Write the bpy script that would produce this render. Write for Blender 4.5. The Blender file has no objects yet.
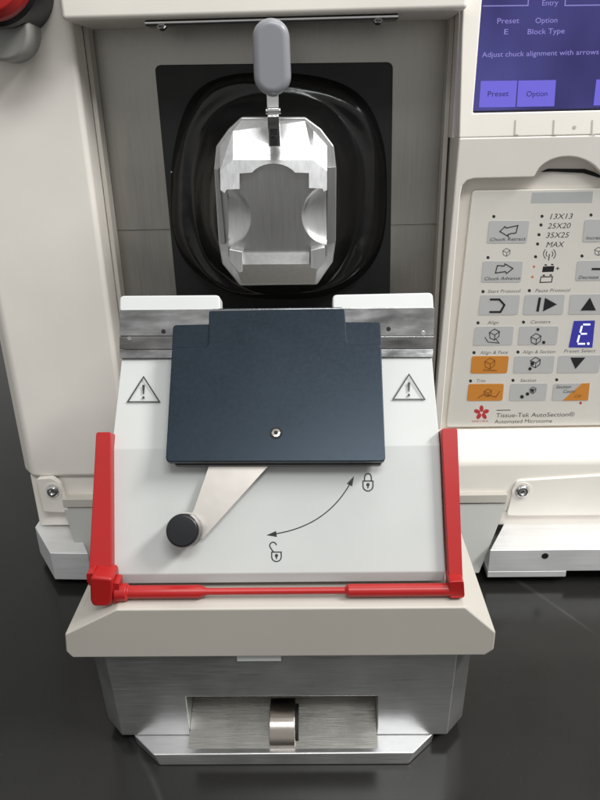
import bpy, bmesh, math, random
from mathutils import Vector as V, Matrix
random.seed(7)
R = math.radians
S = 0.01                     # the scene is written in centimetres
SC = bpy.context.scene
COL = SC.collection
# ------------------------------------------------------------------ camera
CAM = V((0, 0, 32.0)); FPX = 700.0; PITCH = R(23); YAW = R(1.5); ROLL = R(1.4)
fwd = V((-math.sin(YAW)*math.cos(PITCH), math.cos(YAW)*math.cos(PITCH), -math.sin(PITCH)))
x0 = V((math.cos(YAW), math.sin(YAW), 0)); up0 = x0.cross(fwd)
right = x0*math.cos(ROLL) - up0*math.sin(ROLL)
up = up0*math.cos(ROLL) + x0*math.sin(ROLL)
cd = bpy.data.cameras.new('camera'); cam = bpy.data.objects.new('camera', cd); COL.objects.link(cam)
cd.sensor_fit = 'VERTICAL'; cd.sensor_height = 36; cd.sensor_width = 27; cd.lens = FPX/800*36
cd.clip_start = 0.01; cd.clip_end = 50
m = Matrix((right, up, -fwd)).transposed().to_4x4(); m.translation = CAM*S; cam.matrix_world = m
SC.camera = cam
# ------------------------------------------------------------------ light
W = bpy.data.worlds.new('World'); SC.world = W; W.use_nodes = True
wn = W.node_tree; bg = wn.nodes['Background']
tc = wn.nodes.new('ShaderNodeTexCoord'); sp = wn.nodes.new('ShaderNodeSeparateXYZ'); cr = wn.nodes.new('ShaderNodeValToRGB')
mr = wn.nodes.new('ShaderNodeMapRange'); mr.inputs[1].default_value = -1; mr.inputs[2].default_value = 1
wn.links.new(tc.outputs['Generated'], sp.inputs[0]); wn.links.new(sp.outputs['Z'], mr.inputs[0]); wn.links.new(mr.outputs[0], cr.inputs[0])
e = cr.color_ramp.elements
e[0].position = 0.30; e[0].color = (.22, .21, .20, 1); e[1].position = 0.50; e[1].color = (.86, .85, .83, 1)
x = e.new(.8); x.color = (.95, .96, .95, 1)
wn.links.new(cr.outputs[0], bg.inputs[0]); bg.inputs[1].default_value = 0.47
def area(name, loc, target, sx, sy, power, col=(1, 1, 1)):
    l = bpy.data.lights.new(name, 'AREA'); l.shape = 'RECTANGLE'; l.size = sx*S; l.size_y = sy*S; l.energy = power; l.color = col
    o = bpy.data.objects.new(name, l); COL.objects.link(o); o.location = V(loc)*S
    o.rotation_euler = (V(target)-V(loc)).to_track_quat('-Z', 'Y').to_euler(); return o
area('ceiling_lamp', (125, -5, 150), (0, 36, 12), 70, 26, 30, (1, .985, .96))
area('ceiling_lamp', (28, -78, 172), (0, 36, 12), 80, 34, 17, (.98, 1, 1))
area('ceiling_lamp', (20, 75, 190), (0, 36, 12), 140, 30, 9, (1, .99, .97))
SC.view_settings.view_transform = 'Standard'; SC.view_settings.look = 'None'
SC.view_settings.exposure = 0.05; SC.view_settings.gamma = 1
try: SC.cycles.max_bounces = 8
except Exception: pass

# ------------------------------------------------------------------ planes
def ray(u, v): return (right*((u-300)/FPX) + up*((400-v)/FPX) + fwd)
class Plane:
    def __init__(s, p, n): s.p = V(p); s.n = V(n).normalized(); s.x = V((1, 0, 0)); s.y = s.n.cross(s.x)
    def at(s, u, v, h=0):
        d = ray(u, v); p = s.p + s.n*h
        return CAM + d*((p-CAM).dot(s.n)/d.dot(s.n))
def YP(Y): return Plane((0, Y, 0), (0, -1, 0))
def ZP(Z): return Plane((0, 0, Z), (0, 0, 1))
def lean(p, deg):   # deg: elevation of the surface's upward direction, receding away; >90 leans toward viewer
    a = R(deg); return Plane(p, (0, -math.sin(a), math.cos(a)))
# ------------------------------------------------------------------ materials
MAT = {}
def srgb(c):
    return tuple([(x/255/12.92 if x/255 <= .04045 else ((x/255+.055)/1.055)**2.4) for x in c]) + (1,)
def base(name):
    m = bpy.data.materials.new(name); m.use_nodes = True; MAT[name] = m
    return m, m.node_tree, m.node_tree.nodes['Principled BSDF']
def noise(nt, scale, stretch=(1, 1, 1), detail=4, coord='Object'):
    t = nt.nodes.new('ShaderNodeTexCoord'); mp = nt.nodes.new('ShaderNodeMapping'); n = nt.nodes.new('ShaderNodeTexNoise')
    mp.inputs['Scale'].default_value = stretch; n.inputs['Scale'].default_value = scale; n.inputs['Detail'].default_value = detail
    nt.links.new(t.outputs[coord], mp.inputs[0]); nt.links.new(mp.outputs[0], n.inputs['Vector']); return n
def ramp(nt, src, stops):
    r = nt.nodes.new('ShaderNodeValToRGB'); e = r.color_ramp.elements
    e[0].position, e[0].color = stops[0]; e[1].position, e[1].color = stops[-1]
    for p, c in stops[1:-1]: q = e.new(p); q.color = c
    nt.links.new(src, r.inputs[0]); return r
def grey(x): return (x, x, x, 1)
def paint(name, col, rough=.45, bump=.08, var=.04, spec=.5, gscale=2600):
    m, nt, b = base(name); c = col if len(col) == 4 else srgb(col)
    n = noise(nt, 18, detail=5)
    lo = tuple(x*(1-var) for x in c[:3])+(1,); hi = tuple(min(1, x*(1+var)) for x in c[:3])+(1,)
    r = ramp(nt, n.outputs[0], [(.35, lo), (.65, hi)]); nt.links.new(r.outputs[0], b.inputs['Base Color'])
    n3 = noise(nt, 60, detail=6); rr = nt.nodes.new('ShaderNodeMapRange'); rr.inputs[3].default_value = rough-.07; rr.inputs[4].default_value = rough+.1
    nt.links.new(n3.outputs[0], rr.inputs[0]); nt.links.new(rr.outputs[0], b.inputs['Roughness'])
    b.inputs['Specular IOR Level'].default_value = spec
    n2 = noise(nt, gscale, detail=2); bp = nt.nodes.new('ShaderNodeBump'); bp.inputs['Strength'].default_value = bump; bp.inputs['Distance'].default_value = .0002
    nt.links.new(n2.outputs[0], bp.inputs['Height']); nt.links.new(bp.outputs[0], b.inputs['Normal']); return m
def metal(name, col, rough=.35, stretch=(1, 40, 40), scale=60, bump=.15, rvar=.12, blotch=.12, scratch=0):
    m, nt, b = base(name); c = grey(col) if isinstance(col, float) else (col if len(col) == 4 else col+(1,))
    b.inputs['Metallic'].default_value = 1
    n = noise(nt, scale, stretch, 6); g = noise(nt, 35, (1, 1, 1), 5)
    mx = nt.nodes.new('ShaderNodeMix'); mx.data_type = 'FLOAT'; mx.inputs[0].default_value = .45
    nt.links.new(n.outputs[0], mx.inputs[2]); nt.links.new(g.outputs[0], mx.inputs[3])
    lo = tuple(x*(1-blotch) for x in c[:3])+(1,); hi = tuple(min(1, x*(1+blotch)) for x in c[:3])+(1,)
    r = ramp(nt, mx.outputs[0], [(.35, lo), (.65, hi)]); nt.links.new(r.outputs[0], b.inputs['Base Color'])
    rr = nt.nodes.new('ShaderNodeMapRange'); rr.inputs[1].default_value = .3; rr.inputs[2].default_value = .7
    rr.inputs[3].default_value = max(.03, rough-rvar); rr.inputs[4].default_value = rough+rvar
    nt.links.new(mx.outputs[0], rr.inputs[0]); nt.links.new(rr.outputs[0], b.inputs['Roughness'])
    bp = nt.nodes.new('ShaderNodeBump'); bp.inputs['Strength'].default_value = bump; bp.inputs['Distance'].default_value = .0003
    h = n.outputs[0]
    if scratch:
        s = noise(nt, 14, (1, 3, 3), 3); s.inputs['Distortion'].default_value = 3
        sr = ramp(nt, s.outputs[0], [(.488, grey(0)), (.5, grey(1)), (.512, grey(0))])
        ad = nt.nodes.new('ShaderNodeMath'); ad.operation = 'MULTIPLY_ADD'; ad.inputs[1].default_value = scratch
        nt.links.new(sr.outputs[0], ad.inputs[0]); nt.links.new(h, ad.inputs[2]); h = ad.outputs[0]
    nt.links.new(h, bp.inputs['Height']); nt.links.new(bp.outputs[0], b.inputs['Normal']); return m
def flat(name, col, rough=.5, metallic=0, emit=0):
    m, nt, b = base(name); c = srgb(col); b.inputs['Base Color'].default_value = c; b.inputs['Roughness'].default_value = rough; b.inputs['Metallic'].default_value = metallic
    if emit: b.inputs['Base Color'].default_value = (.01, .01, .02, 1)
    if emit: b.inputs['Emission Color'].default_value = c; b.inputs['Emission Strength'].default_value = emit
    return m
paint('cream', (235, 229, 221), .5, .12, .03)
paint('cream_light', (238, 233, 224), .42, .10, .03)
paint('panel_face', (228, 224, 216), .42, .03, .02)
paint('holder_grey', (189, 191, 189), .42, .12, .035)
paint('rim_grey', (206, 208, 207), .4, .06, .02)
paint('apron_grey', (188, 183, 174), .45, .10, .02)
paint('plinth_grey', (158, 158, 154), .5, .1, .02)
paint('red', (166, 25, 25), .36, .06, .05)
paint('grey_knob', (140, 141, 146), .3, .03, .02)
paint('black_plastic', (22, 23, 26), .3, .05, .1)
paint('black_plate', (17, 18, 19), .5, .2, .1)
metal('cover_blue', (.014, .023, .034, 1), .35, (1, 1, 1), 500, .02, .05, .06)
MAT['cover_blue'].node_tree.nodes['Principled BSDF'].inputs['Metallic'].default_value = .6
metal('steel', (.40, .385, .355), .36, (14, 14, .6), 60, .05, .06, .08)
metal('strip_steel', .44, .18, (1, 4, 4), 45, .08, .12, .5, scratch=.2)
metal('aluminium', .58, .36, (.8, 34, 34), 80, .07, .10, .14, scratch=.15)
metal('base_aluminium', .88, .48, (.5, 12, 12), 60, .08, .08, .06)
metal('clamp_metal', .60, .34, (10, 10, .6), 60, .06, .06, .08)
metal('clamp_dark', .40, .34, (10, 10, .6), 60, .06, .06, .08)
metal('lever_steel', (.90, .84, .78, 1), .34, (1, 1, 1), 200, .01, .015, .015)
metal('chrome', .75, .14, (1, 1, 1), 100, .05, .05, .05)
metal('cam_steel', (.55, .50, .45, 1), .22, (.5, 14, 14), 60, .06, .08, .08)
MAT['aluminium'].node_tree.nodes['Principled BSDF'].inputs['Metallic'].default_value = .92
MAT['base_aluminium'].node_tree.nodes['Principled BSDF'].inputs['Metallic'].default_value = .55
metal('tunnel_metal', (.42, .41, .38), .28, (.8, 40, 40), 80, .10, .08, .10)
MAT['clamp_metal'].node_tree.nodes['Principled BSDF'].inputs['Metallic'].default_value = .85
flat('ink', (38, 38, 40), .5); flat('ink_soft', (92, 92, 92), .5); flat('black', (6, 6, 6), .7)
flat('button_grey', (176, 177, 176), .4); flat('button_orange', (216, 142, 60), .4); flat('logo_red', (196, 58, 62), .5)
flat('lamp_dark', (60, 60, 60), .3); flat('lamp_orange', (226, 120, 60), .3)
flat('icon_dark_orange', (150, 96, 40), .5)
flat('display_back', (60, 58, 160), .3, emit=.8); flat('display_digit', (225, 228, 255), .3, emit=1.5)
flat('screen_text', (160, 150, 230), .3, emit=.75); flat('screen_key', (116, 106, 226), .25, emit=.85); flat('screen_key_text', (50, 42, 130), .3, emit=.2)
flat('screen_border', (24, 22, 40), .3)
# touch screen: faint uneven glow
m_, nt_, b_ = base('screen'); n_ = noise(nt_, 22, (1, 1, .6), 2); r_ = ramp(nt_, n_.outputs[0], [(.35, srgb((46, 42, 112))), (.7, srgb((80, 78, 156)))])
nt_.links.new(r_.outputs[0], b_.inputs['Emission Color']); b_.inputs['Emission Strength'].default_value = .75; b_.inputs['Base Color'].default_value = grey(.01); b_.inputs['Roughness'].default_value = .12
# rubber bellows
m_, nt_, b_ = base('rubber'); b_.inputs['Base Color'].default_value = grey(.008); b_.inputs['Roughness'].default_value = .2
n_ = noise(nt_, 45, (1, 1, 1), 3); bp_ = nt_.nodes.new('ShaderNodeBump'); bp_.inputs['Strength'].default_value = .4; bp_.inputs['Distance'].default_value = .002
nt_.links.new(n_.outputs[0], bp_.inputs['Height']); nt_.links.new(bp_.outputs[0], b_.inputs['Normal'])
# laboratory countertop: black resin with fine scratches and dust
m_, nt_, b_ = base('countertop'); b_.inputs['Specular IOR Level'].default_value = .30
n_ = noise(nt_, 5, (1, 1, 1), 8); n2_ = noise(nt_, 5, (1, .35, 1), 1); n2_.inputs['Distortion'].default_value = .4
n3_ = noise(nt_, 420, (1, 1, 1), 2)
a_ = ramp(nt_, n_.outputs[0], [(.3, (.013, .0128, .0125, 1)), (.7, (.023, .0225, .021, 1))])
s_ = ramp(nt_, n2_.outputs[0], [(.499, grey(0)), (.5, grey(1)), (.501, grey(0))])
d_ = ramp(nt_, n3_.outputs[0], [(.69, grey(0)), (.75, grey(1))])
n4_ = noise(nt_, 11, (1, 1, 1), 3); k_ = ramp(nt_, n4_.outputs[0], [(.5, grey(0)), (.62, grey(1))])
mu_ = nt_.nodes.new('ShaderNodeMath'); mu_.operation = 'MULTIPLY'; nt_.links.new(s_.outputs[0], mu_.inputs[0]); nt_.links.new(k_.outputs[0], mu_.inputs[1])
mk_ = nt_.nodes.new('ShaderNodeMath'); mk_.operation = 'MULTIPLY_ADD'; mk_.inputs[1].default_value = .35
nt_.links.new(d_.outputs[0], mk_.inputs[0]); nt_.links.new(mu_.outputs[0], mk_.inputs[2])
mx_ = nt_.nodes.new('ShaderNodeMix'); mx_.data_type = 'RGBA'; nt_.links.new(a_.outputs[0], mx_.inputs[6]); mx_.inputs[7].default_value = grey(.055)
nt_.links.new(mk_.outputs[0], mx_.inputs[0]); nt_.links.new(mx_.outputs[2], b_.inputs['Base Color'])
rr_ = nt_.nodes.new('ShaderNodeMapRange'); rr_.inputs[3].default_value = .13; rr_.inputs[4].default_value = .27; nt_.links.new(n_.outputs[0], rr_.inputs[0]); nt_.links.new(rr_.outputs[0], b_.inputs['Roughness'])

# ------------------------------------------------------------------ object helpers
ORG = V((0, 0, 0))
def thing(name, loc, label, cat):
    global ORG; ORG = V(loc)
    o = bpy.data.objects.new(name, None); COL.objects.link(o); o.location = ORG*S; o.empty_display_size = .02
    o['label'] = label; o['category'] = cat; return o
def link(name, bm, mat, parent, bevel=0, seg=3, smooth=None, label=None):
    for v in bm.verts: v.co = (v.co-ORG)*S
    bmesh.ops.recalc_face_normals(bm, faces=bm.faces[:])
    me = bpy.data.meshes.new(name); bm.to_mesh(me); bm.free(); me.materials.append(MAT[mat])
    o = bpy.data.objects.new(name, me); COL.objects.link(o); o.parent = parent
    if smooth or bevel:
        for p in me.polygons: p.use_smooth = True
    if bevel:
        b = o.modifiers.new('Bevel', 'BEVEL'); b.width = bevel*S; b.segments = seg; b.limit_method = 'ANGLE'; b.angle_limit = R(28); b.harden_normals = True; b.use_clamp_overlap = True
    if label: o['label'] = label
    return o
def add_prism(bm, pts, ext):
    a = [bm.verts.new(p) for p in pts]; b = [bm.verts.new(V(p)+ext) for p in pts]; n = len(a)
    bm.faces.new(a); bm.faces.new(b[::-1])
    for i in range(n): bm.faces.new((a[i], b[i], b[(i+1) % n], a[(i+1) % n]))
def prism(name, pts, ext, mat, parent, bevel=.05, **k):
    bm = bmesh.new(); add_prism(bm, pts, V(ext)); return link(name, bm, mat, parent, bevel, **k)
def plate(name, P, px, h, t, mat, parent, bevel=.05, **k):   # outline given on plane P at height h, thickness t behind it
    return prism(name, [P.at(u, v, h) for u, v in px], -P.n*t, mat, parent, bevel, **k)
def box(name, x0, x1, y0, y1, z0, z1, mat, parent, bevel=.05, **k):
    return prism(name, [V((x0, y0, z0)), V((x1, y0, z0)), V((x1, y0, z1)), V((x0, y0, z1))], (0, y1-y0, 0), mat, parent, bevel, **k)
def xprofile(name, prof, x0, x1, mat, parent, bevel=.05, **k):
    return prism(name, [V((x0, y, z)) for y, z in prof], (x1-x0, 0, 0), mat, parent, bevel, **k)
def add_lathe(bm, c, axis, prof, n=40, sx=1):   # prof: (radius, height along axis)
    axis = V(axis).normalized(); a = axis.orthogonal().normalized(); b = axis.cross(a); rings = []
    for r, h in prof:
        if r < 1e-6: rings.append([bm.verts.new(V(c)+axis*h)])
        else: rings.append([bm.verts.new(V(c)+axis*h+(a*math.cos(t)+b*math.sin(t))*r) for t in [2*math.pi*i/n for i in range(n)]])
    for q in range(len(rings)-1):
        A, B = rings[q], rings[q+1]
        for i in range(n):
            j = (i+1) % n
            if len(A) == 1 and len(B) == 1: continue
            if len(A) == 1: bm.faces.new((A[0], B[i], B[j]))
            elif len(B) == 1: bm.faces.new((A[i], B[0], A[j]))
            else: bm.faces.new((A[i], B[i], B[j], A[j]))
def lathe(name, c, axis, prof, mat, parent, n=40, bevel=.02, **k):
    bm = bmesh.new(); add_lathe(bm, c, axis, prof, n); return link(name, bm, mat, parent, bevel, seg=2, **k)
def arcpts(cx, cy, rx, ry, a0, a1, n): return [(cx+rx*math.cos(R(a0+(a1-a0)*i/n)), cy-ry*math.sin(R(a0+(a1-a0)*i/n))) for i in range(n+1)]
def rpoly(px, r=3, n=4):   # round every corner of a pixel outline
    out = []; N = len(px)
    for i in range(N):
        p = V(px[i]); a = V(px[i-1])-p; b = V(px[(i+1) % N])-p
        rr = min(r, a.length*.45, b.length*.45); A = p+a.normalized()*rr; B = p+b.normalized()*rr
        for k in range(n+1):
            t = k/n; out.append(tuple((A*(1-t)+p*t)*(1-t)+(p*(1-t)+B*t)*t))
    return out
def add_stroke(bm, P, px, w, h, closed=False, t=.006):
    pts = [V(p) for p in px]; n = len(pts); L = []; Rr = []
    for i, p in enumerate(pts):
        a = pts[i-1] if (i or closed) else None; b = pts[(i+1) % n] if (i < n-1 or closed) else None
        d1 = (p-a).normalized() if a is not None and (p-a).length > 1e-6 else None; d2 = (b-p).normalized() if b is not None and (b-p).length > 1e-6 else None
        d = ((d1 or d2)+(d2 or d1)); d = d.normalized() if d.length > 1e-6 else d2
        nn = V((-d.y, d.x)); c = nn.dot(V((-(d2 or d1).y, (d2 or d1).x))); k = w/2/max(.45, abs(c))
        L.append(bm.verts.new(P.at(*(p+nn*k), h))); Rr.append(bm.verts.new(P.at(*(p-nn*k), h)))
    for i in range(n if closed else n-1):
        j = (i+1) % n; bm.faces.new((L[i], L[j], Rr[j], Rr[i]))
def add_fill(bm, P, px, h): bm.faces.new([bm.verts.new(P.at(u, v, h)) for u, v in px])
def icon(name, P, h, mat, parent, strokes=(), fills=(), dots=()):
    bm = bmesh.new()
    for s in strokes: add_stroke(bm, P, s[0], s[1], h, s[2] if len(s) > 2 else False)
    for f in fills: add_fill(bm, P, f, h)
    for (u, v, r) in dots: add_fill(bm, P, arcpts(u, v, r, r, 0, 345, 23), h)
    return link(name, bm, mat, parent)
def text(name, s, P, u, v, px, h, mat, parent, align='LEFT', width=None, shear=0, bold=0):
    cu = bpy.data.curves.new('t', 'FONT'); cu.body = s; cu.align_x = align; cu.align_y = 'CENTER'; cu.shear = shear; cu.offset = bold; cu.resolution_u = 3
    to = bpy.data.objects.new('t', cu); COL.objects.link(to); dg = bpy.context.evaluated_depsgraph_get(); dg.update()
    me = bpy.data.meshes.new_from_object(to.evaluated_get(dg)); bpy.data.objects.remove(to)
    k = (P.at(u, v-px/2)-P.at(u, v+px/2)).length/.70; kx = k
    xs = [q.co.x for q in me.vertices]
    if width: kx = (P.at(u+width, v)-P.at(u, v)).length/(max(xs)-min(xs))
    c = P.at(u, v, h)
    for q in me.vertices: q.co = (c + P.x*q.co.x*kx + P.y*q.co.y*k - ORG)*S
    me.name = name; me.materials.clear(); me.materials.append(MAT[mat])
    o = bpy.data.objects.new(name, me); COL.objects.link(o); o.parent = parent; return o

# ------------------------------------------------------------------ countertop
bm = bmesh.new(); ORG = V((0, 0, 0))
for c in ((-150, -60, 0), (150, -60, 0), (150, 110, 0), (-150, 110, 0)): bm.verts.new(c)
bm.faces.new(bm.verts[:]); ct = link('countertop', bm, 'countertop', None); ct['kind'] = 'structure'

# ================================================================== MICROTOME
MT = thing('microtome', (0, 46, 0), 'large cream laboratory microtome cabinet with touch screen and key panel, standing on the black countertop', 'microtome')
XL = YP(47).at(97, 100).x; XR = YP(47).at(447, 100).x
YF = 44.0
zb = YP(YF).at(40, 478).z
XO = YP(YF).at(18, 475).x
# left column
cxs = YP(YF).at(92, 300).x
prism('housing', [V((XO, YF+1.2, zb)), V((XO+1.0, YF, zb)), V((XL-.05, YF, zb)), V((XL-.05, YF+26, zb)), V((XO, YF+26, zb))], (0, 0, 46-zb), 'cream', MT, .35, seg=4)
box('housing', XO+.7, XL+1, YF+.35, 47, YP(YF).at(60, 528).z, zb+.1, 'cream', MT, .1)
# middle back wall and floor of the recess
box('housing', XL-.1, XR+.1, 47.3, 70, 3.4, 46, 'cream', MT, .1)
z1 = YP(47).at(260, 228).z
box('recess_plate', XL, XR, 47, 47.25, z1+.03, 40, 'steel', MT, .03)
box('recess_plate', XL, XR, 46.97, 47.25, 8, z1-.03, 'steel', MT, .03)
box('recess_seam', XL+.3, XR-.3, 46.94, 46.98, z1-.03, z1+.02, 'steel', MT, 0)
# thin return strips beside the recess
box('recess_trim', XL-.0, XL+.28, 45.9, 46.95, 8, 38, 'apron_grey', MT, .04)
box('recess_trim', XR-.28, XR, 45.9, 46.95, 8, 38, 'apron_grey', MT, .04)
# hood
zh = YP(42).at(260, 15).z
HL, HR = YP(42).at(60, 10).x, YP(42).at(468, 6).x
box('hood', HL, HR, 42, 47.2, zh, 46, 'cream_light', MT, .25, seg=4)
LP = YP(43.2)
lb = box('work_lamp', LP.at(145, 15).x, LP.at(398, 12).x, 43.0, 44.2, zh-.28, zh-.01, 'lamp_dark', MT, .05)
box('lamp_rim', LP.at(145, 15).x, LP.at(398, 12).x, 42.85, 43.0, zh-.2, zh-.08, 'chrome', lb, .03)
for u in (161, 378):
    p = LP.at(u, 17); lathe('screw', (p.x, 43.25, zh-.27), (0, -.4, -1), [(0, .22), (.18, .2), (.3, .08), (.32, -.1)], 'chrome', lb, 20)  # chrome heads added to stand for bright spots of light on the bar
# right column: lower skirt, sloping ledge
XT = XR+.02
def rz(v, Y, u=520): return YP(Y).at(u, v).z
prof = [(YF, rz(512, YF)), (YF, rz(463, YF)), (45.3, rz(430, 45.3)), (46.2, rz(427, 46.2)), (70, 12), (70, rz(512, YF))]
xprofile('housing', prof, XT-.4, 34, 'cream_light', MT, .25, seg=4)
xprofile('housing', [(YF+.25, rz(527, YF)), (YF+.25, rz(500, YF)), (60, rz(500, YF)), (60, rz(527, YF))], XT+2.5, 34, 'cream', MT, .1)
# skirt cover plate with its screw
P = YP(YF)
sk = plate('skirt_panel', P, rpoly([(516, 481), (640, 473), (640, 515), (506, 516)], 5), .18, .3, 'cream_light', MT, .08)
def capscrew(P, u, v, r, h, parent):
    c = P.at(u, v, h); s = lathe('screw', c, P.n, [(r*1.7, -.02), (r*1.7, .04), (r*1.25, .04), (r*1.2, .0)], 'cream', parent, 32, .01)
    q = lathe('screw_head', c, P.n, [(r*1.15, -.02), (r*1.15, .10), (r*.9, .22), (r*.5, .24), (r*.45, .08), (0, .06)], 'chrome', parent, 28, .02); return q
capscrew(P, 522, 491, .42, .18, sk)
# left foot bracket with screw
fb = plate('skirt_panel', P, rpoly([(36, 479), (52, 478), (60, 484), (69, 513), (43, 512)], 3), .35, .45, 'cream', MT, .08)
capscrew(P, 53, 491, .4, .35, fb)
# leaning control column
T = lean((0, 45.3, rz(430, 45.3)), 98)
def Tx(X, v):   # pixel column where world X lies at row v on the leaning plane
    lo, hi = 400, 520
    for _ in range(40):
        mid = (lo+hi)/2
        if T.at(mid, v).x < X: lo = mid
        else: hi = mid
    return lo
uT0, uT1 = Tx(XT, 138), Tx(XT, 430)
arch = [(604, 176)] + arcpts(568, 190, 38, 33, 35, 145, 16)[1:-1] + [(534, 177.5)]
fr = [(uT0, 138), (700, 133), (700, 174)] + arch + [(474, 179), (467, 181), (462.5, 186), (460.5, 196), (441.5, 429), (uT1-.5, 430)]
plate('control_column', T, fr, 0, .75, 'cream', MT, .10)
pts = [T.at(uT0, 136, -.75), T.at(700, 131, -.75), T.at(700, 436, -.75), T.at(uT1, 431, -.75)]
prism('control_column', pts, (0, 6, 0), 'cream', MT, .02)
# slit behind thumb notch
plate('slot', T, [(541, 172), (548, 168.8), (585, 169), (594, 172), (600, 175), (600, 178), (583, 173), (552, 171.5)], -.66, .05, 'black', MT, 0)
# screen head
edge = T.at(520, 138); SP = lean((0, edge.y, edge.z), 86)
def bez(u, v): return (u, v)
plate('screen_bezel', SP, [(uT0, 138), (700, 132.5), (700, 108), (473, 113), (484.5, -30), (485, -45), (uT0+5, -45)], 0, .8, 'cream_light', MT, .08)
q = T.at(uT0, 138)
box('screen_housing', XT, 34, edge.y+2.2, 50, q.z-.1, 46, 'cream', MT, .02)
scr = plate('touch_screen', SP, [(470, 116), (700, 111), (700, -45), (480, -45)], -.2, .2, 'screen', MT, 0)
plate('screen_border', SP, [(472, 113.5), (700, 108.5), (700, 105.8), (473.2, 110.9)], -.17, .02, 'screen_border', scr, 0)
hs = -.185
for pl, s, u in (([(481, 81), (517.2, 80.6), (515.3, 107), (479, 107.4)], 'Preset', 498), ([(518.6, 80.6), (556, 80), (554.2, 106.3), (516.8, 106.8)], 'Option', 537), ([(596.5, 79.5), (640, 79), (640, 105), (593.5, 105.5)], None, 0)):
    plate('screen_key', SP, pl, hs+.02, .02, 'screen_key', scr, 0)
    if s: text('screen_lettering', s, SP, u, 94, 5.4, hs+.03, 'screen_key_text', scr, 'CENTER', 21)
for s, u, v, w in (('Preset', 508, 21, 22), ('Option', 546.5, 20.5, 22), ('E', 506, 32, 4), ('Block Type', 546, 31.5, 37), ('Entry', 550, 3, 16)):
    text('screen_lettering', s, SP, u, v, 5.4, hs, 'screen_text', scr, 'CENTER', w)
text('screen_lettering', 'Adjust chuck alignment with arrows', SP, 482, 55, 5.2, hs, 'screen_text', scr, 'LEFT', 117)
icon('screen_lines', SP, hs, 'screen_text', scr, [([(483, 6), (528, 5.5), (529, -10)], 1), ([(566, -10), (565, 5.5), (640, 4.5)], 1)])
for u in (515.5, 554, 592.5):
    icon('bezel_mark', SP, .02, 'apron_grey', MT, [([(u, 120), (u-.8, 134.5), (u+3, 135)], 1.5)])
icon('bezel_mark', SP, .02, 'apron_grey', MT, (), (), [(574.5, 127.3, 1.8)])
# ---------------------------------------------------------------- key panel
KP = T
cp = plate('control_panel', T, rpoly([(472.5, 191), (660, 188), (660, 424), (446.5, 427)], 4), -.45, .25, 'panel_face', MT, .03)
h0, h1, h2 = -.448, -.43, -.415
def key(px, mat='button_grey'): return plate('panel_key', T, rpoly(px, 2, 3), h1, .018, mat, cp, 0)
def lab(s, u, v, w=None, px=3.3, mat='ink_soft', h=h0, align='LEFT', **k): return text('panel_lettering', s, T, u, v, px, h, mat, cp, align, w, .15, **k)
def dot(u, v, mat='lamp_dark', r=1.6): return icon('indicator_light', T, h0, mat, cp, (), (), [(u, v, r)])
key([(489.5, 220.6), (529.6, 220.8), (526.8, 243), (487, 243)]); key([(483.4, 261), (523, 261.3), (521, 282), (481.3, 282.2)])
key([(585, 219.5), (630, 219), (628, 241.5), (582.7, 242)]); key([(577.7, 260.7), (625, 260), (622, 280), (575.5, 280.6)])
key([(481, 295), (520.3, 294.7), (518, 314.7), (478.2, 315)]); key([(525.3, 294.7), (565, 294.4), (563, 314.5), (523, 314.7)]); key([(570.8, 294.2), (612, 294), (610, 314), (568.5, 314.4)])
key([(475.4, 326.6), (514, 326.2), (512.3, 345), (473, 345.4)]); key([(519.8, 326.2), (558.8, 326), (556.7, 344.7), (518, 345)])
key([(472, 356.3), (509, 356), (507, 373.2), (470.4, 373.6)], 'button_orange'); key([(515, 356), (555, 355.7), (553, 373), (513.3, 373.2)]); key([(559, 355.5), (601, 355), (599, 372.6), (557, 373)])
key([(468.7, 384), (504, 383.8), (502.4, 400.7), (466.8, 401)], 'button_orange'); key([(511, 383.6), (547.6, 383.2), (545.8, 400.5), (509, 400.8)]); key([(554, 383.4), (590, 383), (588, 400.3), (552, 400.7)])
plate('panel_key', T, [(582.5, 383.2), (589.8, 383), (588, 400.3), (562.5, 400.6)], h2-.003, .01, 'button_orange', cp, 0)
for s, u, v, w in (('Chuck Retract', 489.5, 239.6, 36), ('Chuck Advance', 484, 278.8, 36), ('Increase', 586, 238, 20), ('Decrease', 578.5, 277.5, 20)): lab(s, u, v, w, 3.2, 'ink_soft', h2)
for s, u, v, w in (('Start Protocol', 487.5, 291.6, 33), ('Pause Protocol', 535, 290.8, 35), ('Align', 487.5, 322.8, 11), ('Centers', 530, 322.2, 20), ('Align & Face', 480, 352.8, 28), ('Align & Section', 522.5, 352.2, 33), ('Preset Select', 563.5, 351.3, 32), ('Trim', 476, 381, 9), ('Section', 520, 380.6, 16)): lab(s, u, v, w)
lab('Section', 556, 387, 15, 3.2, 'ink_soft', h2+.004); lab('Count', 563, 391.5, 12, 3.2, 'ink_soft', h2+.004); lab('Off', 574, 396.5, 7, 3.0, 'icon_dark_orange', h2+.004)
for u, v in ((493.8, 216.5), (488, 257.6), (591, 215), (582, 256), (542, 216.3), (541, 225), (539, 234.7), (537.6, 244), (535.6, 256.8), (483, 291.6), (529.4, 290.6), (478, 322.9), (523.5, 322.2), (474, 352.6), (518, 352.1), (470.5, 381), (513, 380.4), (556.7, 379.8)): dot(u, v)
dot(534, 266.7, 'lamp_orange', 1.2); dot(532.4, 277, 'lamp_orange', 1.2); dot(580.5, 403, 'logo_red', 1.4)
for s, u, v, w in (('13X13', 548.5, 216.9, 22.5), ('25X20', 547.5, 226.3, 23), ('35X25', 545.6, 235.6, 23), ('MAX', 545.8, 245, 18)): lab(s, u, v, w, 5.4, 'ink')
def sym(mat='ink', h=h2, **k): return icon('key_symbol', T, h, mat, cp, **k)
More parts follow.
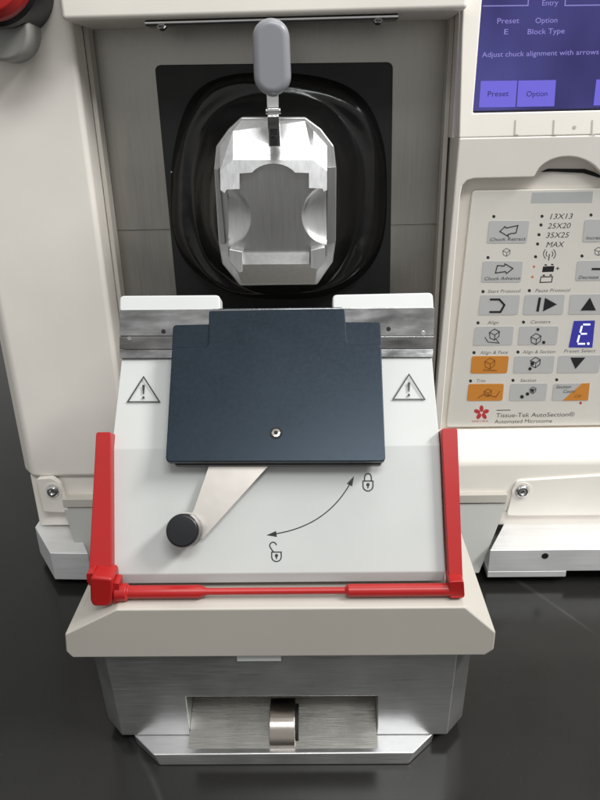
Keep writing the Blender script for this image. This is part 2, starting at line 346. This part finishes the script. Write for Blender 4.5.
sym(strokes=[([(500, 231.5), (505, 226.5), (506, 228), (518, 225.5), (516, 233), (511, 233.5), (508, 234.5), (508.5, 236.5)], .9, True)])
sym(strokes=[([(495.5, 273), (497.5, 265.5), (504.5, 266), (505, 263.8), (513, 268.5), (506.5, 273.5), (505.5, 271.5)], .9, True)])
sym(strokes=[([(490, 299.5), (499.5, 299.5), (504.5, 305), (500.5, 312), (489.5, 312)], 2)])
sym(strokes=[([(540, 297.5), (537.5, 311.5)], 2.6)], fills=[[(545, 297.8), (557, 304.4), (543, 311.5)]])
sym(fills=[[(590, 297.5), (596, 310.5), (580.5, 310.5)]]); sym(fills=[[(570.5, 357.5), (585.5, 357.5), (575.5, 369)]])
sym(fills=[[(592, 268), (605, 268), (605, 270), (591.7, 270)]])
def cube(cx, cy, s, mat='ink', h=h2, w=.7, extra=()):
    a = (cx-s, cy-.3*s); b = (cx, cy-s); c = (cx+s, cy-.5*s); d = (cx+.1*s, cy+.2*s); e_ = (cx-.9*s, cy+.8*s); f = (cx, cy+1.2*s); g = (cx+.9*s, cy+.5*s)
    sym(mat, h, strokes=[([a, b, c, d], w, True), ([a, e_, f, g, c], w), ([d, f], w)]+list(extra))
cube(506.5, 252, 3.6, 'ink_soft', h0, .7); cube(598.5, 251, 3.8, 'ink_soft', h0, .7)
cube(494.5, 334, 5, extra=[([(485, 337), (488, 342), (499, 343), (496, 339)], .7)])
cube(536, 338.5, 5); sym(dots=[(538, 329.5, 1.5), (543.8, 342.4, 1.6)])
cube(490, 363, 5, 'icon_dark_orange', extra=[([(483, 370), (497, 370.5)], .8)])
cube(535.5, 362, 4.8); sym(dots=[(532.5, 363.6, 1.8), (530, 368.8, 1.6)])
cube(488, 392.5, 3.6, 'icon_dark_orange', extra=[([(478, 398), (484, 394), (496, 397), (500, 391)], .8)])
cube(533, 390, 3, 'ink_soft'); sym(dots=[(522, 396.8, 1.8), (527.5, 394, 1.7), (532.5, 390.5, 1.7)])
sym('ink', h0, strokes=[(arcpts(549.5, 254, 6, 6, -50, 50, 8), .8), (arcpts(549.5, 254, 3.4, 3.4, -50, 50, 8), .8), (arcpts(549.5, 254, 6, 6, 130, 230, 8), .8), (arcpts(549.5, 254, 3.4, 3.4, 130, 230, 8), .8), ([(549.5, 254), (548.5, 260.5)], 1)])
sym('ink', h0, fills=[[(543, 266.5), (554.5, 266), (553.5, 271.8), (542, 272.2)]], strokes=[([(544.5, 265), (547, 265)], 1.4), ([(551, 264.6), (553.5, 264.6)], 1.4), ([(556, 268.5), (559.4, 268.4)], .8), ([(557.8, 266.8), (557.5, 270.2)], .8)])
sym('ink', h0, strokes=[([(541, 277), (552.5, 276.6), (551.5, 282), (540, 282.4)], 1, True), ([(542.5, 275.4), (545, 275.4)], 1.4), ([(549.5, 275), (552, 275)], 1.4)])
plate('digit_display', T, [(574, 321), (595, 320.6), (592.4, 347.6), (568.7, 347.4)], h1, .02, 'display_back', cp, 0)
icon('display_digit', T, h2, 'display_digit', cp, [([(590.3, 324.5), (583.2, 324.5)], 1.7), ([(582, 325.8), (580.2, 332.6)], 1.8), ([(579.4, 335.2), (577.5, 342.4)], 1.8), ([(577.8, 343.8), (585, 343.8)], 1.7), ([(580.8, 333.9), (587, 333.7)], 1.6)], (), [(588.3, 343.6, 1.3)])
for k in range(5):
    a = 90+72*k; c = (481.5+4.6*math.cos(R(a)), 412.8-4.2*math.sin(R(a)))
    if k == 0: bm = bmesh.new()
    pts = []
    for j in range(14):
        t = 2*math.pi*j/14; lx, ly = 3.3*math.cos(t), 2.1*math.sin(t)
        pts.append((c[0]+lx*math.cos(R(a))-ly*math.sin(R(a)), c[1]-(lx*math.sin(R(a))+ly*math.cos(R(a)))))
    add_fill(bm, T, pts, h0)
link('flower_emblem', bm, 'logo_red', cp)
text('panel_lettering', 'SAKURA', T, 480, 421.3, 2.2, h0, 'logo_red', cp, 'CENTER', 17)
icon('panel_line', T, h0, 'ink', cp, [([(496.5, 410.3), (510.5, 410.1)], .8)])
text('panel_lettering', 'Tissue-Tek AutoSection\u00ae', T, 496, 415.6, 4.2, h0, 'ink', cp, 'LEFT', 79)
text('panel_lettering', 'Automated Microtome', T, 494.5, 421.8, 3.6, h0, 'ink', cp, 'LEFT', 58)
plate('label_strip', T, [(532, 186.5+6), (593, 191.5), (592, 203), (530.5, 203.5)], h0, .002, 'holder_grey', cp, 0)
MAT['button_grey'].node_tree.nodes['Principled BSDF'].inputs['Base Color'].default_value = srgb((198, 198, 197))

# opening plate, bellows
P = YP(46.8)
plate('opening_plate', P, rpoly([(154.5, 65), (393, 62), (389, 372), (184, 374)], 7, 6), 0, .25, 'black_plate', MT, .05)
bm = bmesh.new(); rings = []; NR = 30; NA = 96
def ringpts(t):
    L, Rt, Tp, Bt = 170+(217-170)*t, 388+(334-388)*t, 72+(120-72)*t, 300+(283-300)*t
    return (L+Rt)/2, (Tp+Bt)/2, (Rt-L)/2, (Bt-Tp)/2
for i in range(NR+1):
    t = i/NR; cx, cy, ax, ay = ringpts(t); ring = []
    Y = 46.9 - 3.9*t**1.2 - .5*math.sin(t*math.pi*2.7)*(1-.3*t)
    Pn = YP(Y)
    for j in range(NA):
        a = 2*math.pi*j/NA; ex = 2/(2.75-.1*t); ca, sa = math.cos(a), math.sin(a)
        wob = 1+.012*math.sin(3*a+6*t)+.010*math.sin(5*a-9*t)
        du = ax*wob*math.copysign(abs(ca)**ex, ca); dv = ay*wob*math.copysign(abs(sa)**ex, sa)
        du += dv/230*(5-6*du/ax)*(1-.6*t)       # the opening is upright: its sides stay parallel to the plate's
        ring.append(bm.verts.new(Pn.at(cx+du, cy+dv) + V((0, .12*math.sin(4*a+8*t), 0))))
    rings.append(ring)
for i in range(NR):
    for j in range(NA): bm.faces.new((rings[i][j], rings[i][(j+1) % NA], rings[i+1][(j+1) % NA], rings[i+1][j]))
bl = link('bellows', bm, 'rubber', MT, smooth=True)

# wax crumbs stuck to the black plate and rubber
op = bpy.data.objects['opening_plate']
for u, v, r in ((171.5, 172, .05), (330, 264.5, .045), (186, 140, .03), (376, 236, .03), (200, 300, .035)):
    lathe('wax_crumb', YP(46.75).at(u, v), (.2, -1, .3), [(0, -.02), (r, 0), (r*.7, r*.7), (0, r)], 'rim_grey', op, 7, 0)
# grey skirt below the recess: a sheet that leans forward to its foot
pa, pb_ = YP(43.75).at(280, 505), YP(41.05).at(280, 578)
PL = Plane(pa, (0, -(pa.z-pb_.z), (pa.y-pb_.y)))
plate('plinth', PL, [(63, 507), (507, 503), (501, 518), (479, 573), (88, 583)], 0, .3, 'plinth_grey', MT, .04)
P = YP(43.6); a, b = P.at(62, 500), P.at(508, 496)
zt, zl = P.at(280, 497).z, P.at(280, 505.5).z
box('plinth_ledge', a.x, b.x, 43.6, 47.2, zl, zt, 'apron_grey', MT, .08)
# two wings of the aluminium base plate
zt = YP(41).at(530, 550).z; zq = YP(41).at(530, 577).z; zn = YP(41).at(570, 571).z; Z = ZP(zt)
def flatz(pts, z): return [V((p.x, p.y, z)) for p in pts]
w = [Z.at(50, 553), Z.at(35, 527), V((Z.at(35, 527).x, 70, 0)), V((Z.at(77, 527).x, 70, 0)), Z.at(77, 527), Z.at(88, 553.5)]
prism('base_plate', flatz(w, zt), (0, 0, zq-zt), 'base_aluminium', MT, .06)
w = [Z.at(490, 550.4), Z.at(506, 520), V((Z.at(506, 520).x, 70, 0)), V((36, 70, 0)), V((36, 41, 0))]
w[0].y = 41
bp = prism('base_plate', flatz(w, zt), (0, 0, zn-zt), 'base_aluminium', MT, .05)
xn = YP(41).at(566, 574).x
box('base_foot', w[0].x, xn, 41.0, 60, zq, zn-.002, 'base_aluminium', MT, .03)
c = YP(41).at(545, 556); lathe('bolt_hole', (c.x, 41, c.z), (0, -1, 0), [(.24, .012), (.19, .012), (.17, .004), (0, .003)], 'black', bp, 24, 0)
for x_ in (-16, 20): lathe('foot', (x_, 50, 0), (0, 0, 1), [(0, 0), (2, 0), (2, 1), (0, 1)], 'black_plastic', MT, 24)
# emergency stop at top left
es = YP(41).at(-9, -26)
c = V((es.x, 41.0, es.z))
eb = lathe('emergency_stop', c, (0.05, -1, .1), [(2.3, -4), (2.25, -.6), (2.45, -.5), (2.45, .1), (2.2, .3)], 'black_plastic', MT, 48)
lathe('stop_cap', c, (0.05, -1, .1), [(2.1, .1), (2.3, .4), (2.3, .9), (2.0, 1.3), (1.0, 1.55), (0, 1.6)], 'red', eb, 48, .05)
lathe('stop_grey_cylinder', c+V((-.55, 1.4, -2.3)), (0, -1, 0), [(1.65, -3), (1.65, .1), (1.5, .25), (0, .25)], 'plinth_grey', eb, 48, .08)  # plain grey cylinder behind and below the stop

# ================================================================== SPECIMEN CLAMP
c0 = YP(42).at(275, 285)
SCp = thing('specimen_clamp', (c0.x, 42, c0.z), 'octagonal aluminium specimen clamp inside the black rubber bellows, with a grey lever knob above it', 'clamp')
P41 = YP(42.3)
plate('clamp_body', P41, [(241, 117), (305, 117), (321, 129), (334, 146), (336.5, 168), (336, 240), (333, 262), (317, 285), (240, 286), (222, 264), (218.5, 243), (214, 168), (216, 146), (228, 129)], 0, 4, 'clamp_metal', SCp, .10)
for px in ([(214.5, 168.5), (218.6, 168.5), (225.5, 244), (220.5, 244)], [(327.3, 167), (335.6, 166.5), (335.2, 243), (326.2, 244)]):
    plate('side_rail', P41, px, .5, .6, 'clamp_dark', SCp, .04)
def front_solid(name, vs, fs, back, mat, bevel=.03):
    bm = bmesh.new(); A = [bm.verts.new(YP(y).at(u, v)) for u, v, y in vs]
    for f in fs: bm.faces.new([A[i] for i in f])
    es_ = [e for e in bm.edges if len(e.link_faces) == 1]
    g = bmesh.ops.extrude_edge_only(bm, edges=es_)
    nv = [q for q in g['geom'] if isinstance(q, bmesh.types.BMVert)]
    for q in nv: q.co.y = back
    bmesh.ops.contextual_create(bm, geom=[q for q in g['geom'] if isinstance(q, bmesh.types.BMEdge)])
    return link(name, bm, mat, SCp, bevel, seg=2)
# upper jaw: sloping bright face, two side cheeks, and a lower face with an arched notch
arc = arcpts(273.5, 184, 26, 20.5, 34, 146, 10)   # right to left over the top
low = [(313.5, 160, 40.55), (327, 171, 40.95), (327, 190, 40.95), (324, 191.5, 40.9), (322.5, 188.5, 40.8), (309, 188, 40.55), (309, 173, 40.55)] + [(u, v, 40.55) for u, v in arc] + [(239.5, 173.5, 40.55), (239.5, 189, 40.55), (226.5, 189.5, 40.8), (224.5, 193, 40.9), (220.5, 190, 40.95), (220, 171, 40.95), (233, 160, 40.55)]
vs = [(241, 121, 42.2), (305, 121, 42.2), (313.5, 131, 41.75), (327, 146, 41.6), (220, 146, 41.6), (233, 131, 41.75)] + [(u, v, 41.0-.016*(v-160)) for u, v, y in low]
n0 = 6; nL = len(low); iA = n0; iB = n0+nL-1
# keep the notch geometry planar
faces = [(0, 5, iB, iA, 2, 1), (2, iA, n0+1, 3), (5, 4, iB-1, iB)]
faces += [(iA, n0+5, n0+2, n0+1)] if False else []
vs_low = list(range(n0, n0+nL))
faces += [vs_low]
front_solid('upper_jaw', vs, faces, 42.5, 'clamp_metal', 0)
# middle face with two dished pockets (boolean applied)
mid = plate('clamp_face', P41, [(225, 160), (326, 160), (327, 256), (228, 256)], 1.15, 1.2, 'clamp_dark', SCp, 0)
cut = bmesh.new()
for u, v in ((221, 217), (332, 215)):
    p = YP(41.15).at(u, v); mt = Matrix.Translation(p) @ Matrix.Diagonal((1.75, .55, 1.75, 1)); bmesh.ops.create_uvsphere(cut, u_segments=48, v_segments=24, radius=1, matrix=mt)
co = link('cut', cut, 'clamp_metal', None); co.location = SCp.location
mo = mid.modifiers.new('b', 'BOOLEAN'); mo.object = co; mo.solver = 'EXACT'; mo.operation = 'DIFFERENCE'
bpy.context.view_layer.update(); dg = bpy.context.evaluated_depsgraph_get(); dg.update()
nm = bpy.data.meshes.new_from_object(mid.evaluated_get(dg)); mid.modifiers.clear(); mid.data = nm
nm.materials.append(MAT['clamp_metal'])
for p in nm.polygons:
    if p.area < 2e-5: p.material_index = 1; p.use_smooth = True
bpy.data.objects.remove(co)
# lower jaw
vs = [(243, 253, 40.95), (309.5, 252.5, 40.95), (309.5, 264, 40.2), (243, 264.5, 40.2), (235, 266, 40.3), (318, 265, 40.3), (242, 284, 41.7), (315, 283, 41.7)]
front_solid('lower_jaw', vs, [(0, 3, 2, 1), (3, 4, 6, 7, 5, 2)], 42.5, 'clamp_metal', 0)
plate('jaw_block', YP(40.15), [(229, 249), (242.5, 251.5), (242.5, 272), (239, 273), (229.5, 262)], 0, 2.2, 'clamp_metal', SCp, .05)
plate('jaw_block', YP(40.15), [(310.5, 250), (325, 247), (325.5, 262), (318, 270), (310.5, 268)], 0, 2.2, 'clamp_metal', SCp, .05)
# lever
LPn = YP(39.2)
kn = plate('lever_knob', LPn, arcpts(270.5, 36.5, 18.7, 19.5, 0, 180, 14)+arcpts(272, 76, 18.7, 19.5, 180, 360, 14), 0, 1.3, 'grey_knob', SCp, .38, seg=6)
xa, xb = LPn.at(266.5, 110).x, LPn.at(278.5, 110).x
zt_ = [YP(39.9).at(272, v).z for v in (86, 98, 108, 112, 116, 126, 134, 140, 147)]
fy = [39.75, 39.75, 39.6, 39.9, 39.55, 39.65, 39.95, 40.0, 40.1]
prf = list(zip(fy, zt_)) + [(40.9, zt_[-1]), (40.7, zt_[5]), (40.3, zt_[0])]
lk = xprofile('lever_link', prf, xa, xb, 'chrome', SCp, .05)
for v_, dy in ((131, 39.93), (142, 39.98)):
    zz = YP(40).at(272, v_).z; box('link_notch', xa+.12, xb-.12, dy-.18, dy+.3, zz-.2, zz+.2, 'black', lk, .02)
zz = YP(40).at(272, 111).z; lathe('link_pin', ((xa-.08), 39.9, zz), (1, 0, 0), [(0, 0), (.16, 0), (.16, xb-xa+.16), (0, xb-xa+.16)], 'chrome', lk, 20)

# ================================================================== BLADE HOLDER
BH = thing('blade_holder', (0, 27, 0), 'light grey blade holder with blue cover plate and red finger guard on aluminium block', 'blade holder')
F = lean((0, 28.5, YP(28.5).at(277, 573).z), 58)      # lower sloping face
FU = lean(tuple(F.at(277, 447)), 45)                 # upper, flatter part
x_l = FU.at(120, 360).x*.5 + F.at(108, 570).x*.5; x_r = FU.at(432, 360).x*.5+F.at(446, 568).x*.5; print('XL', FU.at(120, 360).x, F.at(108, 570).x, FU.at(432, 360).x, F.at(446, 568).x)
pb, pf, pt = F.at(277, 573), F.at(277, 447), FU.at(277, 357)
pf2 = pf; ptx = pt + V((0, .12, -.12))
prof = [(28.5, YP(28.5).at(277, 582.5).z), (pb.y, pb.z), (pf.y, pf.z), (ptx.y, ptx.z), (ptx.y+1.2, ptx.z+.6), (40, ptx.z+.6), (40, 10)]
body = xprofile('holder_body', prof, x_l, x_r, 'holder_grey', BH, .10)
body.modifiers['Bevel'].angle_limit = R(6); body.modifiers['Bevel'].width = .05*S
# body side cheeks under the body (set back)
box('holder_base', x_l+1, x_r-1, 30, 40, 6, 10.6, 'plinth_grey', BH, .05)
# steel knife rest strip
F4 = lean(tuple(pt), 60); F3 = lean(tuple(F4.at(277, 349)), 84); F2 = lean(tuple(F3.at(277, 336)), 68)
ss = plate('knife_rest', F2, rpoly([(119.5, 310), (434.5, 307), (434, 336), (119.5, 336)], 2), .0, .9, 'strip_steel', BH, .05)
plate('knife_rest', F3, [(119.5, 336.5), (434, 336.3), (433.5, 349), (119.5, 349.4)], 0, .6, 'strip_steel', BH, .03)
plate('knife_rest', F4, rpoly([(119.5, 349.7), (433.5, 349.3), (433, 357), (120, 358)], 1), 0, .6, 'strip_steel', BH, .03)
for u, v, r in ((163.5, 331.5, .12), (388.5, 329, .12), (129.5, 338.5, .12), (423.5, 333, .12)):
    pl_ = F2 if v < 336 else F3
    c = pl_.at(u, v, 0); lathe('screw_hole', c, pl_.n, [(r, .01), (r*.8, .014), (0, .012)], 'black' if u in (163.5, 388.5) else 'chrome', ss, 20, 0)
# pale rim above the strip with a central gap
G = lean(tuple(F2.at(277, 310)+V((0, .1, 0))), 62)
plate('rim', G, rpoly([(119.5, 295.5), (220, 294.8), (220.5, 312), (119, 312)], 5, 5), .05, 1.0, 'rim_grey', BH, .1)
plate('rim', G, rpoly([(332.5, 294.5), (433, 292.3), (434, 310), (332.5, 311)], 5, 5), .05, 1.0, 'rim_grey', BH, .1)
# slate blue cover plate
cv = plate('cover_plate', FU, rpoly([(172, 347), (208.3, 346.6), (209, 308.3), (344.5, 306.8), (347.3, 344.5), (381.2, 344), (385.5, 461), (165.5, 461.5)], 4.5, 5), 1.1, .42, 'cover_blue', BH, .05)
plate('cover_shoulder', FU, rpoly([(173, 325), (215, 324), (215, 350), (171.8, 350)], 3.5, 4), 1.01, .3, 'cover_blue', cv, .03)
plate('cover_shoulder', FU, rpoly([(340, 322), (380.3, 321.8), (381.5, 348), (340, 348)], 3.5, 4), 1.01, .3, 'cover_blue', cv, .03)
plate('under_plate', FU, rpoly([(176, 400), (378, 400), (382, 464.5), (174, 465)], 3), .60, .35, 'black_plastic', cv, .03)
plate('under_plate', FU, rpoly([(185, 400), (370, 400), (372, 461.5), (182, 462)], 2), .2, .22, 'black_plastic', cv, .03)
c = FU.at(276, 433, 1.1); sc = lathe('cover_screw', c, FU.n, [(.31, .01), (.30, .03), (.22, .03)], 'black', cv, 28, 0)
lathe('screw_socket', c, FU.n, [(.11, .046), (0, .046)], 'black', cv, 6, 0)
lathe('screw_head', c, FU.n, [(.21, .0), (.21, .04), (.10, .045), (.12, .0), (0, .0)], 'cam_steel', cv, 28, 0)
# steel lever and its knob
lv = plate('lock_lever', F, [(213.5, 452), (278, 452), (272, 462)] + [(203.5, 538)] + arcpts(186, 527, 17.5, 16, -50, -175, 8) + [(168.5, 522)] + arcpts(186, 527, 17, 15, 165, 70, 5) + [(193, 511)], .48, .16, 'lever_steel', BH, .03)
c = F.at(186.5, 530, .48)
kr = (F.at(203, 530, 1.6)-F.at(169.5, 530, 1.6)).length/2
lathe('knob', c, F.n, [(kr*.7, 0), (kr*.7, .2), (kr*.96, .22), (kr, .3), (kr, 1.05), (kr*.90, 1.17), (kr*.5, 1.19), (0, 1.19)], 'black_plastic', lv, 48, .05)
# printed marks on the sloping face
hm = .012
def tri(cx, cy, w, hgt, uv):
    icon('warning_symbol', FU, hm, 'ink', body, [([(cx-w, cy+hgt*.5), (cx, cy-hgt*.5), (cx+w, cy+hgt*.5)], 1.2, True), ], [[(cx-1.5, cy-hgt*.18), (cx+1.3, cy-hgt*.18), (cx+.5, cy+hgt*.19), (cx-.7, cy+hgt*.19)]], [(cx-.2, cy+hgt*.33, 1.3)])
tri(143.6, 389.3, 16, 25, 0); tri(409, 386.8, 15.8, 25, 0)
pts = []
A, B, C = V((270, 534.5)), V((326, 528)), V((351, 482))
for i in range(25):
    t = i/24; pts.append(tuple(A*(1-t)**2+B*2*t*(1-t)+C*t*t))
def head(p, d, L=10, w=3):
    p = V(p); d = V(d).normalized(); n = V((-d.y, d.x)); return [tuple(p+d*L), tuple(p+n*w), tuple(p-n*w)]
icon('arrow_mark', F, hm, 'ink', body, [(pts, 1.1)], [head((276.5, 533.9), (-1, .13)), head((349.5, 485), (.46, -.9))])
def lock(cx, cy, s, open_):
    bodyp = [(cx-5*s, cy-1*s), (cx+5*s, cy-1*s)] + arcpts(cx, cy+4*s, 5*s, 5*s, 0, -180, 8)
    if open_: sh = [(cx-3*s, cy-1*s), (cx-6*s, cy-5*s)] + arcpts(cx-3.6*s, cy-7.6*s, 3.6*s, 3.8*s, 180, 10, 8)
    else: sh = [(cx-3.4*s, cy-1*s)] + arcpts(cx, cy-4.5*s, 3.4*s, 4*s, 180, 0, 8) + [(cx+3.4*s, cy-1*s)]
    icon('padlock_mark', F, hm, 'ink', body, [(bodyp, 1.2*s, True), (sh, 1.2*s)], [[(cx-.9*s, cy+3*s), (cx+.9*s, cy+3*s), (cx+.5*s, cy+6.5*s), (cx-.5*s, cy+6.5*s)]], [(cx, cy+2.6*s, 1.7*s)])
lock(368, 482, 1, False); lock(276.5, 553, .95, True)

# apron
FA = Plane((0, 27.0, ZP(9.7).at(277, 609).z), (0, -2.2, .8))
ya = ZP(9.7).at(277, 608.6).y; FA = Plane((0, ya, 9.7), (0, -1, -.06))
fv = [FA.at(116, 610), FA.at(64.5, 634.5), FA.at(66, 652), FA.at(72.5, 658), FA.at(485, 655.5), FA.at(494, 650), FA.at(496, 632.5), FA.at(465.5, 608.3)]
for q in (fv[0], fv[-1]): q.z = 9.7
prism('apron', fv, (0, 36.5-ya, 0), 'apron_grey', BH, .10, seg=4)
# block with tunnel
BY = 27.6; Bp = YP(BY); zbk = .72; ztk = 8.4
bl1, br1 = Bp.at(122, 735), Bp.at(447, 733); bl0, br0 = ZP(zbk).at(108, 718), ZP(zbk).at(462, 716)
tl1, tr1 = Bp.at(105.5, 660), Bp.at(456.5, 657); k = (ztk-bl1.z)/(tl1.z-bl1.z)
def ext(a, b): return a.x+(b.x-a.x)*k
tl, tr = ext(bl1, tl1), ext(br1, tr1)
wl, wr = Bp.at(188, 715).x, Bp.at(377.5, 715).x; zw = Bp.at(280, 696.5).z
dL = bl0.x-bl1.x; dR = br0.x-br1.x
yb0 = (bl0.y+br0.y)/2
def slab(name, xl, xr, xlt, xrt, z0, z1, cl, cr, parent, bevel=.05):
    def outline(a, b, z):
        o = [V((a, BY, z)), V((b, BY, z))]
        if cr: o += [V((b+dR, yb0, z)), V((b+dR, 38, z))]
        else: o += [V((b, 38, z))]
        if cl: o += [V((a+dL, 38, z)), V((a+dL, yb0, z))]
        else: o += [V((a, 38, z))]
        return o
    bm = bmesh.new(); A = [bm.verts.new(p) for p in outline(xl, xr, z0)]; B = [bm.verts.new(p) for p in outline(xlt, xrt, z1)]; n = len(A)
    bm.faces.new(A[::-1]); bm.faces.new(B)
    for i in range(n): bm.faces.new((A[i], A[(i+1) % n], B[(i+1) % n], B[i]))
    return link(name, bm, 'aluminium', parent, bevel, seg=2)
# one bored block: its front face is a frame round the tunnel
bm = bmesh.new()
def vv(x, y, z): return bm.verts.new((x, y, z))
yE = 34.0
o_f = [vv(bl1.x, BY, zbk), vv(br1.x, BY, zbk), vv(tr, BY, ztk), vv(tl, BY, ztk)]
i_f = [vv(wl, BY, zbk), vv(wr, BY, zbk), vv(wr, BY, zw), vv(wl, BY, zw)]
i_b = [vv(wl, yE, zbk), vv(wr, yE, zbk), vv(wr, yE, zw), vv(wl, yE, zw)]
s_l = [vv(bl1.x+dL, yb0, zbk), vv(tl+dL, yb0, ztk), vv(bl1.x+dL, 38, zbk), vv(tl+dL, 38, ztk)]
s_r = [vv(br1.x+dR, yb0, zbk), vv(tr+dR, yb0, ztk), vv(br1.x+dR, 38, zbk), vv(tr+dR, 38, ztk)]
fc = bm.faces.new
fc((o_f[0], i_f[0], i_f[3], i_f[2], i_f[1], o_f[1], o_f[2], o_f[3]))
fc((i_f[0], i_b[0], i_b[3], i_f[3])); fc((i_f[1], i_f[2], i_b[2], i_b[1])); fc((i_f[3], i_b[3], i_b[2], i_f[2])); fc((i_b[0], i_b[1], i_b[2], i_b[3]))
fc((o_f[0], o_f[3], s_l[1], s_l[0])); fc((s_l[0], s_l[1], s_l[3], s_l[2])); fc((o_f[1], s_r[0], s_r[1], o_f[2])); fc((s_r[0], s_r[2], s_r[3], s_r[1]))
fc((s_l[2], s_l[3], s_r[3], s_r[2])); fc((o_f[3], o_f[2], s_r[1], s_r[3], s_l[3], s_l[1]))
fc((o_f[0], s_l[0], s_l[2], s_r[2], s_r[0], o_f[1], i_f[1], i_b[1], i_b[0], i_f[0]))
blk = link('mounting_block', bm, 'aluminium', BH, .05, seg=2)
# base plate of the block
zp = .7
pt_ = [ZP(zp).at(u, v) for u, v in ((134, 735), (153, 754.5), (414, 752.5), (434, 733))]
bt_ = [ZP(0.02).at(u, v) for u, v in ((160, 765.5), (408, 764.5))]
bm = bmesh.new()
A = [bm.verts.new(p) for p in (V((pt_[0].x, 38, zp)), pt_[0], pt_[1], pt_[2], pt_[3], V((pt_[3].x, 38, zp)))]
B = [bm.verts.new(p) for p in (V((pt_[0].x, 38, .02)), V((pt_[0].x+.1, pt_[0].y, .02)), bt_[0], bt_[1], V((pt_[3].x-.1, pt_[3].y, .02)), V((pt_[3].x, 38, .02)))]
bm.faces.new(A); bm.faces.new(B[::-1])
for i in range(6): bm.faces.new((A[i], B[i], B[(i+1) % 6], A[(i+1) % 6]))
link('foot_plate', bm, 'aluminium', BH, .07, seg=2)
# inclined floor of the tunnel and the curved clamping cam lying on it
xprofile('tunnel_ramp', [(26.75, zp+.002), (BY+4.8, zp+.004+5.65*.45), (BY+4.8, zp-.05), (26.75, zp-.05)], wl+.02, wr-.02, 'tunnel_metal', BH, 0)
c1, c2 = ZP(.9).at(270.5, 728), ZP(.9).at(295.5, 728)
a_, b2 = V((26.78, .72)), V((29.05, 1.86)); mid_ = (a_+b2)/2; dd = (b2-a_); hl = dd.length/2; rr = 1.5; nrm = V((-dd.y, dd.x)).normalized(); cc = mid_-nrm*math.sqrt(rr*rr-hl*hl)
def camprof(r):
    A0 = math.atan2(a_.y-cc.y, a_.x-cc.x); A1 = math.atan2(b2.y-cc.y, b2.x-cc.x)
    if A0 < A1: A0 += 2*math.pi
    return [(cc.x+r*math.cos(A0+(A1-A0)*i/16), cc.y+r*math.sin(A0+(A1-A0)*i/16)) for i in range(17)]
bm = bmesh.new(); add_prism(bm, [V((c1.x, y, z)) for y, z in camprof(rr)], V((c2.x-c1.x, 0, 0))); link('clamping_cam', bm, 'cam_steel', BH, .04, seg=2)
bm = bmesh.new(); add_prism(bm, [V((c2.x+.01, y, z)) for y, z in camprof(rr-.28)], V((.17, 0, 0))); link('cam_slot', bm, 'black', BH, 0)
# small bright tab below the apron
p = YP(27.5).at(237, 659); p2 = YP(27.5).at(281, 658)
box('apron_tab', p.x, p2.x, 27.46, 27.59, YP(27.46).at(259, 661.3).z, fv[3].z+.12, 'rim_grey', BH, .02)

# red finger guard
GD = bpy.data.objects.new('finger_guard', None)
RP = F
ga = plate('guard_arm', RP, rpoly([(96, 432), (111, 432), (111.5, 586), (88, 586)], 2.5), .55, 1.0, 'red', BH, .12, seg=4)
gb = plate('guard_arm', RP, rpoly([(441.5, 428.5), (457.5, 428), (463.5, 598), (450, 598.5)], 2.5), .55, 1.0, 'red', BH, .12, seg=4)
# rod along X
ry, rzz = 27.75, 10.12
def XU(u, v=591): return YP(ry).at(u, v).x
rd = lathe('guard_rod', (XU(116), ry, rzz), (1, 0, 0), [(0, 0), (.44, 0), (.44, XU(127)-XU(116)), (.32, XU(128.5)-XU(116)), (.32, XU(200)-XU(116)), (.17, XU(207)-XU(116)), (.17, XU(345)-XU(116)), (.31, XU(348)-XU(116)), (.31, XU(452)-XU(116)), (0, XU(452)-XU(116))], 'red', BH, 36, .03)
HB = YP(27.35)
plate('guard_hinge', HB, rpoly([(89.5, 577), (112, 579), (113, 586), (112, 604), (108, 607), (93, 607), (90, 602)], 5), 0, 1.2, 'red', BH, .15, seg=4)
plate('guard_hinge', HB, rpoly([(86, 574), (93, 573), (94, 584), (87, 583)], 2), -.3, .8, 'red', BH, .12, seg=4)
plate('guard_hinge', HB, rpoly([(113, 583), (119, 583.5), (119, 603), (113, 604)], 1.5), -.12, .7, 'red', BH, .12, seg=4)
plate('guard_hinge', HB, rpoly([(449, 582), (464, 581), (465, 598), (450, 599)], 3), -.1, 1.0, 'red', BH, .12, seg=4)
bpy.data.objects.remove(GD)
